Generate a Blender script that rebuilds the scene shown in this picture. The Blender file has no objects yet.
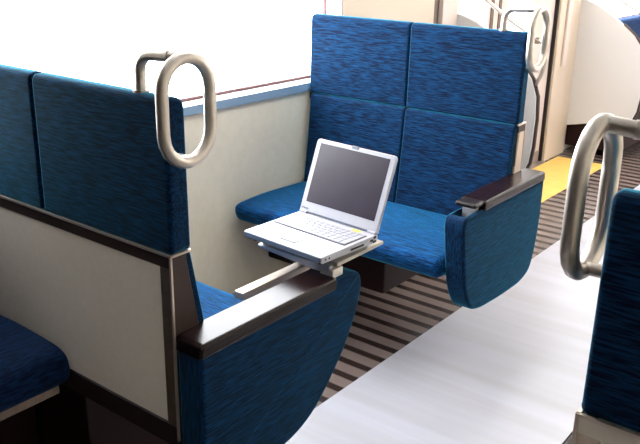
import bpy, bmesh, math, random
from mathutils import Vector, Matrix
random.seed(4)
S = bpy.context.scene
C = S.collection
PI = math.pi

# ------------------------------------------------------------------ materials
def mat(name, col, rough=.5, metal=0., spec=.5, sheen=None, emit=None, coat=0.):
    m = bpy.data.materials.new(name); m.use_nodes = True
    b = m.node_tree.nodes['Principled BSDF']
    b.inputs['Base Color'].default_value = (*col, 1)
    b.inputs['Roughness'].default_value = rough
    b.inputs['Metallic'].default_value = metal
    b.inputs['Specular IOR Level'].default_value = spec
    b.inputs['Coat Weight'].default_value = coat
    if sheen:
        b.inputs['Sheen Weight'].default_value = sheen[0]
        b.inputs['Sheen Roughness'].default_value = sheen[1]
        b.inputs['Sheen Tint'].default_value = (*sheen[2], 1)
    if emit:
        b.inputs['Emission Color'].default_value = (*emit[0], 1)
        b.inputs['Emission Strength'].default_value = emit[1]
    return m

def nodes(m):
    nt = m.node_tree
    return nt, nt.nodes, nt.links, nt.nodes['Principled BSDF']

def noise_tint(m, c1, c2, scale, p0=.35, p1=.65, detail=4, vec=(1, 1, 1), bump=0., bdist=.002):
    """base colour from a stretched noise ramp"""
    nt, n, l, b = nodes(m)
    tc = n.new('ShaderNodeTexCoord'); mp = n.new('ShaderNodeMapping')
    mp.inputs['Scale'].default_value = vec
    nz = n.new('ShaderNodeTexNoise'); nz.inputs['Scale'].default_value = scale
    nz.inputs['Detail'].default_value = detail; nz.inputs['Roughness'].default_value = .6
    r = n.new('ShaderNodeValToRGB')
    r.color_ramp.elements[0].position = p0; r.color_ramp.elements[0].color = (*c1, 1)
    r.color_ramp.elements[1].position = p1; r.color_ramp.elements[1].color = (*c2, 1)
    l.new(tc.outputs['Object'], mp.inputs['Vector']); l.new(mp.outputs[0], nz.inputs['Vector'])
    l.new(nz.outputs['Fac'], r.inputs['Fac']); l.new(r.outputs['Color'], b.inputs['Base Color'])
    if bump:
        bp = n.new('ShaderNodeBump'); bp.inputs['Strength'].default_value = bump
        bp.inputs['Distance'].default_value = bdist
        l.new(nz.outputs['Fac'], bp.inputs['Height']); l.new(bp.outputs[0], b.inputs['Normal'])
    return m

FA, FB = (.0007, .0055, .0225), (.0018, .033, .100)
SH = (.85, .30, (.07, .62, .90))
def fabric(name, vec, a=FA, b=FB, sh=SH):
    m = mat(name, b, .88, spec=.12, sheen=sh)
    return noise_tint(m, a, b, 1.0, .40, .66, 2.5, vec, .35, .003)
M = {}
M['fab_x'] = fabric('moquette_streak_across', (19, 235, 235))     # streaks run across the car
M['fab_y'] = fabric('moquette_streak_along', (235, 19, 235))      # streaks run along the car
M['fab_z'] = fabric('moquette_streak_upright', (235, 235, 17))
M['cushion'] = fabric('cushion_moquette_lit', (19, 235, 235), (.0010, .011, .045), (.0025, .074, .235))  # same moquette; light falling on the cushions is put into a paler colour
M['lam'] = noise_tint(mat('beige_laminate', (.82, .75, .65), .22, spec=.45), (.81, .73, .63), (.84, .765, .665), 60)
M['bronze'] = noise_tint(mat('bronze_metal', (.24, .18, .13), .32, .75), (.21, .155, .11), (.28, .21, .155), 40)
M['brown'] = mat('brown_end_panel', (.045, .027, .022), .4, .3)
M['bronze_dark'] = mat('dark_bronze_paint', (.014, .005, .005), .5, .0)
M['trim'] = mat('bright_edge_highlight', (.75, .62, .52), .3, .8)
M['arm'] = mat('brown_armrest_plastic', (.011, .004, .004), .27, spec=.24)
M['maroon'] = mat('dark_maroon_heater_cover', (.016, .004, .004), .6, spec=.2)
M['steel'] = noise_tint(mat('brushed_steel', (.55, .49, .43), .40, 1.), (.52, .46, .40), (.59, .53, .47), 30)
M['alu'] = mat('grey_cast_metal', (.48, .49, .52), .4, .6)
M['rail'] = mat('beige_metal_rail', (.66, .54, .44), .4, .3)
M['tray'] = mat('grey_beige_tray', (.42, .38, .32), .45)
M['dark'] = mat('near_black_plastic', (.010, .007, .007), .4, spec=.3)
M['wall'] = noise_tint(mat('cream_wall', (.72, .67, .56), .45), (.70, .65, .54), (.745, .69, .58), 25)
M['wall_warm'] = mat('warm_beige_panel', (.50, .41, .32), .4)
M['frame'] = mat('white_window_frame', (.85, .86, .88), .35)
M['sill'] = mat('shaded_sill_front', (.22, .33, .47), .4)
M['gasket'] = mat('dark_red_gasket', (.10, .035, .035), .6)
M['ceil'] = mat('white_ceiling', (.62, .62, .61), .6)
M['white'] = mat('white_frp', (.56, .545, .53), .35)
M['seal'] = mat('brown_door_seal', (.10, .055, .04), .5)
M['door'] = mat('pinkish_door_leaf', (.52, .43, .385), .35)
M['yellow'] = noise_tint(mat('yellow_floor_strip', (.85, .52, .10), .5), (.66, .40, .085), (.73, .46, .12), 12)
M['lap'] = mat('white_laptop_plastic', (.46, .46, .51), .4)
M['lapgrey'] = mat('blue_grey_laptop_front', (.13, .17, .23), .35)
M['key'] = mat('pale_grey_keys', (.36, .36, .41), .5)
M['keybed'] = mat('grey_key_bed', (.17, .17, .21), .5)
M['screen'] = noise_tint(mat('dark_screen', (.03, .02, .03), .3, spec=.35), (.026, .017, .028), (.040, .030, .046), 3)
M['sticker'] = mat('yellow_sticker', (.95, .70, .10), .5)
M['bench'] = fabric('bench_moquette', (210, 28, 120), (.0015, .008, .028), (.006, .026, .085), (.15, .4, (.2, .4, .95)))
M['lamp'] = mat('lamp_diffuser', (.9, .9, .9), .5, emit=((1, .97, .92), 17.0))
M['threshold'] = mat('grey_threshold', (.30, .25, .21), .4, .5)

def glass():
    m = bpy.data.materials.new('window_glass'); m.use_nodes = True
    nt = m.node_tree; n = nt.nodes; l = nt.links
    n.remove(n['Principled BSDF'])
    t = n.new('ShaderNodeBsdfTransparent'); g = n.new('ShaderNodeBsdfGlossy'); g.inputs['Roughness'].default_value = .03
    f = n.new('ShaderNodeFresnel'); f.inputs['IOR'].default_value = 1.35
    mx = n.new('ShaderNodeMixShader')
    ge = n.new('ShaderNodeNewGeometry'); inv = n.new('ShaderNodeMath'); inv.operation = 'SUBTRACT'; inv.inputs[0].default_value = 1
    mu = n.new('ShaderNodeMath'); mu.operation = 'MULTIPLY'
    l.new(ge.outputs['Backfacing'], inv.inputs[1]); l.new(inv.outputs[0], mu.inputs[0]); l.new(f.outputs[0], mu.inputs[1])
    l.new(mu.outputs[0], mx.inputs[0]); l.new(t.outputs[0], mx.inputs[1]); l.new(g.outputs[0], mx.inputs[2])
    l.new(mx.outputs[0], n['Material Output'].inputs['Surface'])
    return m
M['glass'] = glass()

def floor_stripes():
    m = mat('striped_rubber_floor', (.3, .27, .25), .27, spec=.9)
    nt, n, l, b = nodes(m)
    tc = n.new('ShaderNodeTexCoord'); sp = n.new('ShaderNodeSeparateXYZ')
    l.new(tc.outputs['Object'], sp.inputs[0])
    a = n.new('ShaderNodeMath'); a.operation = 'MULTIPLY'; a.inputs[1].default_value = 1 / .0895
    o = n.new('ShaderNodeMath'); o.operation = 'ADD'; o.inputs[1].default_value = 100.28
    f = n.new('ShaderNodeMath'); f.operation = 'FRACT'
    l.new(sp.outputs['Y'], a.inputs[0]); l.new(a.outputs[0], o.inputs[0]); l.new(o.outputs[0], f.inputs[0])
    r = n.new('ShaderNodeValToRGB'); e = r.color_ramp.elements
    e[0].position = 0.; e[0].color = (.020, .011, .009, 1)
    e[1].position = .30; e[1].color = (.020, .011, .009, 1)
    x = e.new(.40); x.color = (.15, .115, .105, 1)
    x = e.new(.92); x.color = (.15, .115, .105, 1)
    x = e.new(1.); x.color = (.020, .011, .009, 1)
    l.new(f.outputs[0], r.inputs['Fac']); l.new(r.outputs['Color'], b.inputs['Base Color'])
    return m
M['floor'] = floor_stripes()

def aisle_mat():
    m = mat('pale_aisle_linoleum', (.7, .7, .72), .33, spec=.6)
    nt, n, l, b = nodes(m)
    tc = n.new('ShaderNodeTexCoord'); mp = n.new('ShaderNodeMapping'); mp.inputs['Scale'].default_value = (.6, 9, 1)
    nz = n.new('ShaderNodeTexNoise'); nz.inputs['Scale'].default_value = 1.; nz.inputs['Detail'].default_value = 3
    r = n.new('ShaderNodeValToRGB'); e = r.color_ramp.elements
    e[0].position = .35; e[0].color = (.345, .335, .36, 1)
    e[1].position = .65; e[1].color = (.405, .41, .465, 1)
    l.new(tc.outputs['Object'], mp.inputs[0]); l.new(mp.outputs[0], nz.inputs['Vector'])
    l.new(nz.outputs['Fac'], r.inputs[0]); l.new(r.outputs[0], b.inputs['Base Color'])
    return m
M['aisle'] = aisle_mat()

# ------------------------------------------------------------------ mesh helpers
def box(bm, x0, x1, y0, y1, z0, z1, bev=0., seg=2, mi=0):
    t = bmesh.new()
    bmesh.ops.create_cube(t, size=1)
    for v in t.verts:
        v.co = Vector(((x0 + x1) / 2 + v.co.x * (x1 - x0), (y0 + y1) / 2 + v.co.y * (y1 - y0), (z0 + z1) / 2 + v.co.z * (z1 - z0)))
    if bev: bmesh.ops.bevel(t, geom=t.edges[:], offset=bev, segments=seg, profile=.5, affect='EDGES')
    join(bm, t, mi)
    return bm

def join(bm, t, mi=0):
    vm = {v: bm.verts.new(v.co) for v in t.verts}
    for f in t.faces:
        try:
            g = bm.faces.new([vm[v] for v in f.verts]); g.material_index = mi
        except ValueError: pass
    t.free()

def prism(bm, prof, a0, a1, axis='x', bev=0., seg=2, mi=0):
    """extrude a closed profile: axis x takes (y,z) points, axis y takes (x,z) points"""
    t = bmesh.new()
    mk = (lambda p, a: (a, p[0], p[1])) if axis == 'x' else (lambda p, a: (p[0], a, p[1]))
    A = [t.verts.new(mk(p, a0)) for p in prof]; B = [t.verts.new(mk(p, a1)) for p in prof]
    fa = t.faces.new(A); fb = t.faces.new(B[::-1])
    n = len(prof)
    for i in range(n): t.faces.new((A[i], B[i], B[(i + 1) % n], A[(i + 1) % n]))
    bmesh.ops.recalc_face_normals(t, faces=t.faces[:])
    if bev:
        ed = list(set(fa.edges[:]) | set(fb.edges[:]))
        bmesh.ops.bevel(t, geom=ed, offset=bev, segments=seg, profile=.5, affect='EDGES')
    join(bm, t, mi)
    return bm

def round_poly(pts, rad, seg=5):
    """round the corners of a closed 2D polygon; rad is one number or a list"""
    out = []; n = len(pts)
    for i in range(n):
        p = Vector(pts[i]); a = Vector(pts[i - 1]); b = Vector(pts[(i + 1) % n])
        r = rad[i] if isinstance(rad, (list, tuple)) else rad
        if r <= 0: out.append(tuple(p)); continue
        d1 = min(r, (a - p).length * .49); d2 = min(r, (b - p).length * .49)
        s = p + (a - p).normalized() * d1; e = p + (b - p).normalized() * d2
        for k in range(seg + 1):
            t = k / seg
            out.append(tuple(s * (1 - t) ** 2 + p * 2 * t * (1 - t) + e * t * t))
    return out

def tube(bm, pts, r, closed=False, n=12, mi=0):
    P = [Vector(p) for p in pts]; N = len(P); rings = []
    def tan(i):
        if closed: return (P[(i + 1) % N] - P[i - 1]).normalized()
        return (P[min(i + 1, N - 1)] - P[max(i - 1, 0)]).normalized()
    t = tan(0); u = t.orthogonal().normalized()
    for i in range(N):
        t2 = tan(i); u = (u - t2 * u.dot(t2)).normalized(); w = t2.cross(u)
        rings.append([bm.verts.new(P[i] + r * (math.cos(2 * PI * k / n) * u + math.sin(2 * PI * k / n) * w)) for k in range(n)])
    for i in range(N if closed else N - 1):
        a, b = rings[i], rings[(i + 1) % N]
        for k in range(n):
            f = bm.faces.new((a[k], a[(k + 1) % n], b[(k + 1) % n], b[k])); f.material_index = mi
    if not closed:
        bm.faces.new(rings[0][::-1]).material_index = mi; bm.faces.new(rings[-1]).material_index = mi
    return bm

def cyl(bm, c, r, h, axis='z', n=20, mi=0):
    c = Vector(c); d = {'x': Vector((1, 0, 0)), 'y': Vector((0, 1, 0)), 'z': Vector((0, 0, 1))}[axis] * h / 2
    return tube(bm, [c - d, c + d], r, False, n, mi)

def obj(name, bm, mats, parent=None, fmap=None, smooth=35., label=None):
    me = bpy.data.meshes.new(name)
    org = Vector(parent['org']) if parent is not None and 'org' in parent else Vector((0, 0, 0))
    if fmap:
        for v in bm.verts: v.co = Vector(fmap(*v.co))
    for v in bm.verts: v.co -= org
    bmesh.ops.remove_doubles(bm, verts=bm.verts[:], dist=1e-6)
    bmesh.ops.recalc_face_normals(bm, faces=bm.faces[:])
    bm.to_mesh(me); bm.free()
    for m in (mats if isinstance(mats, (list, tuple)) else [mats]): me.materials.append(M[m] if isinstance(m, str) else m)
    for p in me.polygons: p.use_smooth = True
    me.set_sharp_from_angle(angle=math.radians(smooth))
    o = bpy.data.objects.new(name, me); C.objects.link(o)
    wm = o.modifiers.new('weighted_normal', 'WEIGHTED_NORMAL'); wm.keep_sharp = True; wm.weight = 80
    if parent is not None:
        o.parent = parent
        if 'org' in parent: o['org'] = list(parent['org'])
    if label: o['label'] = label
    return o

def thing(name, loc, label, cat, group=None):
    o = bpy.data.objects.new(name, None); C.objects.link(o)
    o.empty_display_size = .1; o.location = loc; o['org'] = list(loc)
    o['label'] = label; o['category'] = cat
    if group: o['group'] = group
    return o

def struct(name, bm, mats):
    o = obj(name, bm, mats); o['kind'] = 'structure'; return o
NB = bmesh.new

def streak_by_normal(o, along):
    """fabric grain: faces looking along the car get upright streaks, the rest 'along' (slots 0, 1)"""
    for p in o.data.polygons:
        p.material_index = 1 if abs(p.normal.y) > .8 else 0

# ------------------------------------------------------------------ transverse seat (built facing +y, window at x = 0)
def stadium(x, y0, z0, hw, hh, n=10):
    pts = []
    for k in range(n + 1):
        a = PI * k / n; pts.append((x, y0 + hw * math.cos(a), z0 + hh - hw + hw * math.sin(a)))
    for k in range(1, 5): pts.append((x, y0 - hw, z0 + (hh - hw) * (1 - 2 * k / 5)))
    for k in range(n + 1):
        a = PI + PI * k / n; pts.append((x, y0 + hw * math.cos(a), z0 - hh + hw + hw * math.sin(a)))
    for k in range(1, 5): pts.append((x, y0 + hw, z0 - (hh - hw) * (1 - 2 * k / 5)))
    return pts

def make_seat(base, label, fm, fside=None, rear=0., arm_end=.488, slot=False, base_z=0., SM=.515, lean=(.108, .130), endp=(.042, .080), endmat='brown', railmat='brown', stile='bronze', prof=None):
    fside = fside or fm
    t = thing('train_seat', base, label, 'seat', 'transverse train seats')
    # headrest cushions, two side by side
    for a, b in ((.02, SM - .001), (SM + .001, 1.0)):
        pr = round_poly([(.004, .874), (.062, .874), (.058, 1.206), (.004, 1.206)], [.008, .012, .028, .022], 6)
        bm = prism(NB(), pr, a, b, 'x', .011, 3)
        obj('headrest', bm, 'fab_x', t, fm)
    # backrest cushions
    for a, b in ((.03, SM - .001), (SM + .001, .992)):
        pr = round_poly([(.05, .47), (lean[1], .47), (lean[0], .66), (.066, .871), (.035, .871)], [.01, .01, .08, .016, .004], 5)
        bm = prism(NB(), pr, a, b, 'x', .010, 3)
        obj('backrest', bm, 'fab_x', t, fm)
    # seat cushion with rounded front
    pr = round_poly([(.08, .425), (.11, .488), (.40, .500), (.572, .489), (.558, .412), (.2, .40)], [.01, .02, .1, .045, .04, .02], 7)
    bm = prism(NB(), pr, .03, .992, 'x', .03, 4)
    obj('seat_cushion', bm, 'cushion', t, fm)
    # rear panel
    p = obj('back_panel', box(NB(), .01, .966, rear + .003, .03, .452, .846), 'lam', t, fm)
    obj('top_rail', box(NB(), .01, 1.0, rear, .045, .842, .871, .002, 1), railmat, p, fm)
    obj('end_stile', box(NB(), .962, .999, rear, .045, .40, .846, .002, 1), stile, p, fm)
    obj('bottom_rail', box(NB(), .01, .999, rear - .001, .045, .395, .456, .003, 1), 'bronze_dark', p, fm)
    bm = NB()
    box(bm, .01, 1.002, rear - .003, rear + .003, .8705, .8755); box(bm, .9965, 1.002, rear - .003, rear + .002, .42, .872)
    box(bm, .9965, 1.002, rear - .002, .056, .8705, .8755)
    obj('edge_trim', bm, 'trim', p, fm)  # highlight on the frame's bevelled edges, made as bright strips
    # bronze end of the back
    pr = [(rear + .002, .872), (endp[0], .872), (endp[1], .66), (endp[1] + .02, .42), (rear + .002, .42)]
    obj('end_panel', prism(NB(), pr, .972, .9995, 'x', .002, 1), endmat, t, fm)
    # under-seat support
    obj('seat_support', box(NB(), .004, .62, .02, .32, base_z, .41, .01, 2), 'maroon', t, fm)
    # upholstered side panel
    pr = [(.004, .672), (.004, .30), (.03, .272), (.12, .268), (.276, .283), (.344, .296), (.406, .326), (.47, .385), (.534, .459), (.589, .557), (.607, .62), (.60, .662), (.575, .676), (.5, .674)]
    pr = prof or round_poly(pr, [.008, .02, .02, .02, .03, .03, .03, .03, .03, .03, .02, .02, .02, 0], 3)
    bm = prism(NB(), pr, .999, 1.076, 'x', .012, 4)
    sp = obj('side_panel', bm, ['fab_y', 'fab_z'], t, fside)
    streak_by_normal(sp, 0)
    if slot:
        cb = bpy.data.objects.new('cut', bpy.data.meshes.new('cut')); b2 = box(NB(), 1.011, 1.064, .50, .612, .62, .75, .004, 2)
        for v in b2.verts: v.co = Vector(fside(*v.co)) - Vector(base)
        bmesh.ops.recalc_face_normals(b2, faces=b2.faces[:]); b2.to_mesh(cb.data); b2.free(); C.objects.link(cb)
        cb.parent = t
        md = sp.modifiers.new('b', 'BOOLEAN'); md.object = cb; md.operation = 'DIFFERENCE'; md.solver = 'EXACT'
        dg = bpy.context.evaluated_depsgraph_get()
        nm = bpy.data.meshes.new_from_object(sp.evaluated_get(dg)); sp.modifiers.remove(md); sp.data = nm
        nm.set_sharp_from_angle(angle=math.radians(35)); bpy.data.objects.remove(cb)
        obj('slot_floor', box(NB(), 1.0115, 1.0635, .501, .611, .618, .624), 'dark', sp, fside)
    # armrest
    pr = round_poly([(.0, .651), (arm_end, .651), (arm_end + .002, .688), (.004, .688)], [.008, .010, .014, .012], 4)
    obj('armrest', prism(NB(), pr, .985, 1.079, 'x', .008, 3), 'arm', t, fside)
    # grab handle
    x, y0, z0 = 1.032, .032, 1.184
    bm = tube(NB(), stadium(x, y0, z0, .0635, .1045), .0130, True, 14)
    g = obj('grab_handle', bm, 'steel', t, fm)
    pts = [(x, y0, 1.2885), (x - .03, y0, 1.287), (x - .075, y0, 1.284)]
    cx_, cz_, rr = .932, 1.245, .036
    for k in range(7):
        a = PI / 2 + PI / 2 * k / 6
        pts.append((cx_ + rr * math.cos(a), y0, cz_ + (rr + .002) * math.sin(a)))
    pts.append((cx_ - rr, y0, 1.19))
    obj('handle_arm', tube(NB(), pts, .0115, False, 14), 'steel', g, fm)
    obj('handle_stub', tube(NB(), [(x, y0, 1.0805), (x - .012, y0, 1.083), (.99, y0, 1.083)], .0095, False, 12), 'steel', g, fm)
    obj('collar', cyl(NB(), (cx_ - rr, y0, 1.207), .017, .006, 'z'), 'steel', g, fm)
    obj('collar', cyl(NB(), (x - .045, y0, 1.2862), .0127, .004, 'x'), 'steel', g, fm)
    return t

seat_a = make_seat((.5, .2, 0), 'blue two-place train seat seen from behind, beige rear panel, laptop tray beside its armrest', lambda x, y, z: (x, y, z), SM=.54)
seat_b = make_seat((.5, 1.55, 0), 'blue two-place train seat facing us behind the open laptop', lambda x, y, z: (x, 1.747 - y, z),
                   lambda x, y, z: (x, 1.815 - y, z), rear=-.012, endmat='rail', arm_end=.50, slot=True, base_z=.17, lean=(.085, .11), endp=(.03, .05),  # end panel in beige: strong door light put into its colour
                   prof=round_poly([(.0, .660), (-.002, .509), (.012, .388), (.045, .292), (.13, .265), (.30, .266), (.462, .277), (.530, .297), (.571, .350), (.597, .408), (.626, .552), (.638, .620), (.632, .657), (.58, .660)],
                                   [.006, .03, .04, .04, .04, .05, .04, .03, .03, .03, .03, .02, .02, 0], 4))
seat_c = make_seat((2.39, .2, 0), 'dark seat back at the right edge across the aisle, seen from behind', lambda x, y, z: (2.887 - x, y - .026, z), railmat='lam', stile='rail')  # stile in beige: aisle light caught by the bronze put into its colour

# armrest latch of the far seat
fb = lambda x, y, z: (x, 1.815 - y, z)
bm = NB(); box(bm, 1.018, 1.058, .502, .552, .622, .672, .006, 2)
lt = obj('tray_latch', bm, 'alu', seat_b, fb)
bm = box(NB(), .994, 1.072, .494, .560, .672, .690, .0085, 4)
obj('latch_cap', bm, 'dark', lt, fb)

# fold-out tray of the near seat
tr = obj('tray_table', box(NB(), .80, 1.064, .505, .722, .706, .7175, .004, 2), 'tray', seat_a)
bm = NB(); prism(bm, [(.80, .700), (.80, .709), (1.05, .709), (1.05, .688), (.98, .688)], .490, .506, 'y', .002, 1)
box(bm, .94, 1.04, .505, .60, .690, .707, .004, 2)
obj('tray_bracket', bm, 'alu', tr)
bm = NB(); box(bm, 1.018, 1.062, .490, .535, .676, .701, .004, 2)
hg = obj('hinge', bm, mat('pale_hinge_metal', (.72, .66, .60), .35, .5), tr)
bm = NB(); cyl(bm, (1.032, .489, .689), .004, .004, 'y'); cyl(bm, (1.05, .489, .689), .004, .004, 'y')
bm = NB(); box(bm, .890, .921, .30, .575, .640, .661, .003, 2)
rl = obj('tray_rail', bm, 'rail', tr)
obj('tray_arm', box(NB(), .885, 1.0, .555, .60, .650, .700, .005, 2), 'tray', tr)

# ------------------------------------------------------------------ laptop
LC = (.925, .566, .7295)
lap = thing('laptop', LC, 'open white laptop with dark screen on the fold-out tray', 'laptop')
W, D, H = .287, .230, .0245
RZ = math.radians(-4.2)
lap.rotation_euler.z = RZ
def lp(name, bm, mats, parent=lap, label=None):
    o = obj(name, bm, mats, None, None, 35, label); o.parent = parent
    return o
pr = round_poly([(-D / 2, .005), (-D / 2 + .01, .002), (D / 2, .002), (D / 2, H), (-D / 2, H - .003)], [.003, .004, .004, .004, .004], 3)
base = lp('laptop_base', prism(NB(), pr, -W / 2, W / 2, 'x', .003, 2), 'lap')
lp('front_edge', box(NB(), -W / 2 + .003, W / 2 - .004, -D / 2 - .0012, -D / 2 + .003, .006, H - .005, .0008, 1), 'lapgrey', base)
bm = NB()
lp('key_bed', box(NB(), -.132, .132, -.012, .083, H - .0035, H + .0004), 'keybed', base)
kb = NB(); rows = [(.078, 14, .008), (.064, 14, .014), (.047, 13, .014), (.030, 12, .014), (.013, 12, .014)]
for y, n, h in rows:
    w = .262 / n
    for i in range(n):
        x0 = -.131 + i * w
        box(kb, x0 + .0009, x0 + w - .0009, y - h / 2 - .003, y + h / 2 - .004 + .0035, H, H + .0025, .0006, 1)
xs = [-.131, -.112, -.095, -.076, .004, .024, .044, .064, .087, .110, .131]
for a, b in zip(xs[:-1], xs[1:]): box(kb, a + .0009, b - .0009, -.0105, .003, H, H + .0025, .0006, 1)
lp('keyboard', kb, 'key', base)
lp('touchpad', box(NB(), -.035, .025, -.075, -.030, H - .002, H - .0005, .0006, 1), mat('pale_touchpad', (.52, .52, .57), .4), base)
lp('touchpad_button', box(NB(), -.035, .025, -.089, -.077, H - .002, H - .0003, .0006, 1), 'key', base)
lp('sticker', box(NB(), .071, .100, .088, .100, H - .001, H + .0008), 'sticker', base, 'yellow sticker')
bm = NB()
box(bm, W / 2 - .002, W / 2 + .0006, .000, .055, .008, .0135)
lp('card_slot', bm, 'dark', base)
for y in (-.098, -.084): lp('jack', cyl(NB(), (W / 2, y, .012), .0028, .0015, 'x', 12), 'dark', base)
for y, z in ((.088, .013), (.100, .0075), (.102, .019)): lp('port', box(NB(), W / 2 - .002, W / 2 + .0007, y - .006, y + .006, z - .003, z + .003), 'dark', base)
for x in (-.12, .12):
    for y in (-.09, .09): lp('rubber_foot', cyl(NB(), (x, y, -.0025), .007, .011, 'z', 14), 'dark', base)
# lid
lid = bpy.data.objects.new('lid_pivot', None)
LA = math.radians(-20.5)
def lidmap(x, y, z):     # y = thickness direction, z = up the lid
    c, s = math.cos(LA), math.sin(LA)
    return (x, D / 2 - .008 + y * c - z * s, H + .003 + y * s * 1 + z * c)
LH = .217
def lo(name, bm, mats, parent):
    for v in bm.verts: v.co = Vector(lidmap(*v.co))
    o = obj(name, bm, mats); o.parent = parent; return o
pr = round_poly([(-W / 2, 0), (W / 2, 0), (W / 2, LH), (-W / 2, LH)], [.004, .004, .012, .012], 4)
bm = prism(NB(), pr, 0, .011, 'y', .0025, 2)
ld = lo('screen_lid', bm, 'lap', lap)
lo('screen', box(NB(), -W / 2 + .017, W / 2 - .017, -.0006, .004, .031, LH - .012), 'screen', ld)
lo('lid_latch', box(NB(), -.012, .012, -.0022, .003, LH - .007, LH + .0015, .001, 1), 'lapgrey', ld)
bm = NB()
for a, b in ((-.138, -.131), (-.129, -.122), (-.120, -.112)): box(bm, a, b, -.0008, .002, .010, .0135)
lo('lid_mark', bm, 'lapgrey', ld)
bm = NB()
for a, b in ((-.115, .112),): box(bm, a, b, -.0012, .004, .0005, .004)
lo('hinge_gap', bm, 'keybed', ld)
for x in (-.128, .126): lp('hinge', cyl(NB(), (x, D / 2 - .005, H + .002), .0055, .026, 'x', 14), 'lap', lap)
bpy.data.objects.remove(lid)

# ------------------------------------------------------------------ long benches
def bench(y0, y1, label, dx):
    t = thing('bench_seat', (.3, (y0 + y1) / 2, 0), label, 'bench', 'long benches along the window wall')
    pr = round_poly([(.03, .40), (.03, .50), (.35, .535), (.60 - dx, .522), (.62 - dx, .45), (.575 - dx, .41)], [.01, .02, .1, .06, .05, .03], 6)
    obj('seat_cushion', prism(NB(), pr, y0, y1, 'y', .02, 3), 'bench', t)
    pr = round_poly([(.02, .51), (.15, .51), (.13, .75), (.12, .945), (.03, .945)], [.01, .03, .05, .035, .02], 5)
    obj('backrest', prism(NB(), pr, y0, y1, 'y', .015, 3), 'bench', t)
    obj('front_rail', box(NB(), .530 - dx, .552 - dx, y0, y1 - .005, .374, .399, .002, 1), 'bronze', t, label='metal rail under the cushion')
    obj('heater_cover', box(NB(), .01, .42, y0, y1, .05, .40, .01, 2), 'maroon', t)
    return t
bench(-2.2, -.004, 'blue bench cushion at the lower left corner against the beige rear panel', 0)
bench(1.87, 2.93, 'unseen blue bench added behind the far seat back to block vestibule light', .15)  # not in view; added to darken the floor under the far seat
bench(4.84, 7.2, 'blue bench along the wall behind the far white wing partition', 0)

# ------------------------------------------------------------------ wing partitions
def wing(y, label):
    t = thing('wing_partition', (.25, y, .2), label, 'partition', 'white wing partitions by the door')
    prof = [(.002, 1.139), (.07, 1.125), (.146, 1.096), (.24, 1.045), (.34, .975), (.43, .905), (.49, .83), (.525, .74), (.533, .62), (.530, .47), (.520, .38), (.498, .325), (.45, .298), (.36, .28), (.002, .208)]
    pnl = obj('panel', prism(NB(), prof, y, y + .035, 'y', .006, 2), 'white', t)
    pts = [(a + .004, y + .018, b) for a, b in prof[4:13]]
    obj('edge_trim', tube(NB(), pts, .012, False, 10), 'brown', pnl)
    pts = [(.512, y + .018, .80), (.535, y + .018, .86), (.550, y + .018, .94), (.537, y + .018, 1.01), (.33, y + .018, 1.12), (.183, y + .018, 1.213), (.01, y + .018, 1.325)]
    pp = obj('handrail', tube(NB(), pts, .0105, False, 12), 'steel', t)
    obj('clip', box(NB(), .455, .505, y + .008, y + .028, 1.012, 1.046, .004, 1), 'bronze', pp)
    return t
wing(2.965, 'white wing partition largely hidden behind the seat that faces us')
wing(4.79, 'large white wing partition with curved edge beside the yellow floor strip')

# ------------------------------------------------------------------ setting
XR = 2.887; Y0, Y1 = -2.6, 7.4; ZC = 2.25
struct('floor', box(NB(), -.06, XR + .06, Y0, Y1, -.05, 0), 'floor')
struct('ceiling', box(NB(), -.06, XR + .06, Y0, Y1, ZC, ZC + .05), 'ceil')
struct('trim_1', box(NB(), .756, XR - .756, Y0 + .001, Y1 - .001, 0, .002), 'aisle')
WB, WT = .912, 1.86
TH = .085
wins = [(-.20, 1.91), (5.20, 7.1)]
DR = (2.74, 4.42)
def wall(name, x0, x1, wins):
    bm = NB(); ys = [Y0]
    ops = sorted([(a, b, WB, WT) for a, b in wins] + [(DR[0], DR[1], 0, 1.95)])
    y = Y0
    for a, b, zb, zt in ops:
        box(bm, x0, x1, y, a, 0, ZC)
        if zb > 0: box(bm, x0, x1, a, b, 0, zb)
        box(bm, x0, x1, a, b, zt, ZC); y = b
    box(bm, x0, x1, y, Y1, 0, ZC)
    return struct(name, bm, 'wall')
winr = [(5.2, 7.1)]
wall('wall_left', -TH, 0, wins); wall('wall_right', XR, XR + TH, winr)
struct('wall_rear', box(NB(), -.06, XR + .06, Y0 - .06, Y0, 0, ZC), 'brown')
struct('wall_front', box(NB(), -.06, XR + .06, Y1, Y1 + .06, 0, ZC), 'wall')
wn = 0
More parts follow.
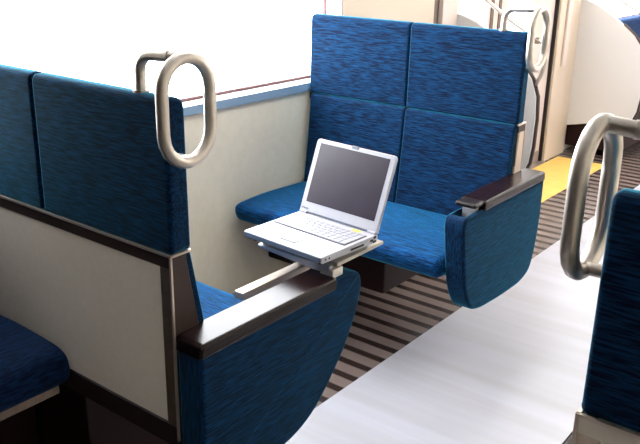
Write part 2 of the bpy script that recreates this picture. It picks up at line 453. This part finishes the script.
for side in (0, 1):
    fx = (lambda x, y, z: (x, y, z)) if side == 0 else (lambda x, y, z: (XR - x, y, z))
    for a, b in (wins, winr)[side]:
        wn += 1
        w = obj('window_%d' % wn, box(NB(), -.072, -.068, a, b, WB, WT), 'glass', None, fx); w['kind'] = 'structure'
        bm = NB()
        box(bm, -.078, -.062, a, b, WB, WB + .012); box(bm, -.078, -.062, a, b, WT - .012, WT)
        box(bm, -.078, -.062, a, a + .012, WB + .01, WT - .01); box(bm, -.078, -.062, b - .012, b, WB + .01, WT - .01)
        obj('gasket', bm, 'gasket', w, fx)
        bm = NB()
        box(bm, -.064, .004, b - .006, b + .001, WB, WT); box(bm, -.064, .004, a - .001, a + .006, WB, WT); box(bm, -.064, .004, a, b, WT - .006, WT + .001)
        box(bm, -.004, .006, a - .03, a + .002, WB, WT + .03); box(bm, -.004, .006, b - .002, b + .02, WB, WT + .03); box(bm, -.004, .006, a, b, WT, WT + .03)
        obj('window_frame', bm, 'frame', w, fx)
        obj('window_sill', box(NB(), -.062, .012, a - .03, b + .02, .876, .9125, .003, 2), ['sill', 'frame'], w, fx)
        sl = C.objects[-1] if False else [o for o in w.children if o.name.startswith('window_sill')][-1]
        for p in sl.data.polygons:
            if p.normal.z > .7: p.material_index = 1  # lit ledge white, shaded front blue-grey: light and shade put into the colours
    # double sliding door
    d = obj('door_%d' % (side + 1), box(NB(), -.050, -.046, DR[0], DR[1], 1.93, 1.95), 'door', None, fx); d['kind'] = 'structure'
    for a, b, wa, wb in ((DR[0], 3.508, 3.04, 3.405), (3.512, DR[1], 3.66, 4.05)):
        bm = NB(); x0, x1 = -.045, -.012
        box(bm, x0, x1, a, wa, .02, 1.95); box(bm, x0, x1, wb, b, .02, 1.95); box(bm, x0, x1, wa, wb, .02, .95); box(bm, x0, x1, wa, wb, 1.75, 1.95)
        lf = obj('door_leaf', bm, 'door', d, fx)
        obj('door_pane', box(NB(), -.032, -.027, wa, wb, .95, 1.75), 'glass', lf, fx)
        bm = NB()
        s = .016
        box(bm, -.046, -.009, wa - .003, wa + s, .947, 1.753); box(bm, -.046, -.009, wb - s, wb + .003, .947, 1.753)
        box(bm, -.046, -.009, wa + s, wb - s, .947, .962); box(bm, -.046, -.009, wa + s, wb - s, 1.74, 1.753)
        obj('pane_frame', bm, 'frame', lf, fx)
        obj('kick_plate', box(NB(), -.046, -.009, a, b, .0, .085), 'threshold', lf, fx)
    obj('door_seal', box(NB(), -.046, -.006, 3.44, 3.475, .02, 1.95), 'seal', d, fx)
    obj('door_seal', box(NB(), -.046, -.006, 3.545, 3.575, .02, 1.95), 'seal', d, fx)
    obj('door_jamb', box(NB(), -.05, .012, DR[1] - .010, DR[1] + .004, 0, 1.95), 'dark', d, fx)
    obj('door_jamb', box(NB(), -.05, .012, DR[0] - .004, DR[0] + .03, 0, 1.95), 'seal', d, fx)
tn = 1
def trim(bm, m):
    global tn
    tn += 1; return struct('trim_%d' % tn, bm, m)
# pillars either side of the left door, with a lighter rail
bm = NB(); box(bm, 0, .030, DR[1] + .004, 4.79, .0, 1.95, .006, 2); trim(bm, 'wall_warm')
bm = NB(); box(bm, .030, .05, 4.52, 4.585, .68, 1.95, .006, 2); trim(bm, 'door')
bm = NB(); box(bm, 0, .030, 2.80, 2.96, .0, 1.95, .006, 2); trim(bm, 'door')
bm = NB(); box(bm, 0, .012, 1.93, 2.74, .55, 1.95, .004, 2); trim(bm, 'wall_warm')
# yellow strip and threshold by the door
trim(box(NB(), .05, .413, 2.9, 4.64, 0, .003), 'yellow')
trim(box(NB(), .0, .05, DR[0], DR[1], 0, .006), 'threshold')
struct('baseboard_left', box(NB(), 0, .008, Y0, DR[0], 0, .07), 'threshold')
struct('baseboard_right', box(NB(), XR - .008, XR, Y0, DR[0], 0, .07), 'threshold')

# ceiling lamps out of view; the right-hand pair is added to brighten the vestibule
for x, y, L in ((.72, 1.15, .75), (.72, 3.2, .95), (.72, 5.5, .95), (XR - .72, 3.6, .75), (XR - .72, 5.5, .95)):
        t = thing('ceiling_light', (x, y, ZC), 'unseen long white ceiling lamp running along the car', 'lamp', 'long ceiling lamps')
        obj('housing', box(NB(), x - .09, x + .09, y - L - .02, y + L + .02, ZC - .03, ZC, .005, 1), 'ceil', t)
        obj('diffuser', box(NB(), x - .075, x + .075, y - L, y + L, ZC - .05, ZC - .03, .008, 2), 'lamp', t)

# ------------------------------------------------------------------ daylight
w = bpy.data.worlds.new('sky'); S.world = w; w.use_nodes = True
bg = w.node_tree.nodes['Background']; bg.inputs['Color'].default_value = (.93, .96, 1, 1)
wn_, wl_ = w.node_tree.nodes, w.node_tree.links           # overcast sky, brighter on the left side of the train
tc_ = wn_.new('ShaderNodeTexCoord'); sx_ = wn_.new('ShaderNodeSeparateXYZ'); mr_ = wn_.new('ShaderNodeMapRange')
wl_.new(tc_.outputs['Generated'], sx_.inputs[0]); wl_.new(sx_.outputs['X'], mr_.inputs['Value'])
mr_.inputs['From Min'].default_value = -.4; mr_.inputs['From Max'].default_value = .4
mr_.inputs['To Min'].default_value = 11.0; mr_.inputs['To Max'].default_value = 7.0
wl_.new(mr_.outputs[0], bg.inputs['Strength'])
def portal(x, y0, y1, z0, z1, sgn):
    l = bpy.data.lights.new('window_portal', 'AREA'); l.shape = 'RECTANGLE'; l.size = y1 - y0; l.size_y = z1 - z0
    l.cycles.is_portal = True
    o = bpy.data.objects.new('window_portal', l); C.objects.link(o)
    o.location = (x, (y0 + y1) / 2, (z0 + z1) / 2)
    o.rotation_euler = Vector((sgn, 0, 0)).to_track_quat('-Z', 'Z').to_euler()
for a, b in wins: portal(-.09, a, b, WB, WT, 1)
for a, b in winr: portal(XR + .09, a, b, WB, WT, -1)
for a, b in ((3.04, 3.405), (3.66, 4.05)):
    portal(-.07, a, b, .95, 1.75, 1); portal(XR + .07, a, b, .95, 1.75, -1)

# ------------------------------------------------------------------ camera
yaw, pitch, roll = .6566, -.3416, .0194
fwd = Vector((-math.sin(yaw) * math.cos(pitch), math.cos(yaw) * math.cos(pitch), math.sin(pitch)))
right = Vector((math.cos(yaw), math.sin(yaw), 0)); up = right.cross(fwd)
r2 = math.cos(roll) * right + math.sin(roll) * up; u2 = -math.sin(roll) * right + math.cos(roll) * up
cam = bpy.data.cameras.new('camera'); co = bpy.data.objects.new('camera', cam); C.objects.link(co)
cam.sensor_fit = 'HORIZONTAL'; cam.sensor_width = 36; cam.lens = 800.94 / 640 * 36; cam.clip_start = .02
mw = Matrix((r2, u2, -fwd)).transposed().to_4x4(); mw.translation = Vector((2.1969, -1.0426, 1.5117))
co.matrix_world = mw
S.camera = co
for o in list(bpy.data.objects):
    if 'org' in o: del o['org']
S.view_settings.view_transform = 'Standard'; S.view_settings.look = 'None'
S.view_settings.gamma = 1; S.view_settings.use_curve_mapping = False
S.view_settings.exposure = 0.6
S.cycles.use_denoising = True
S.cycles.max_bounces = 8; S.cycles.diffuse_bounces = 5; S.cycles.transparent_max_bounces = 12
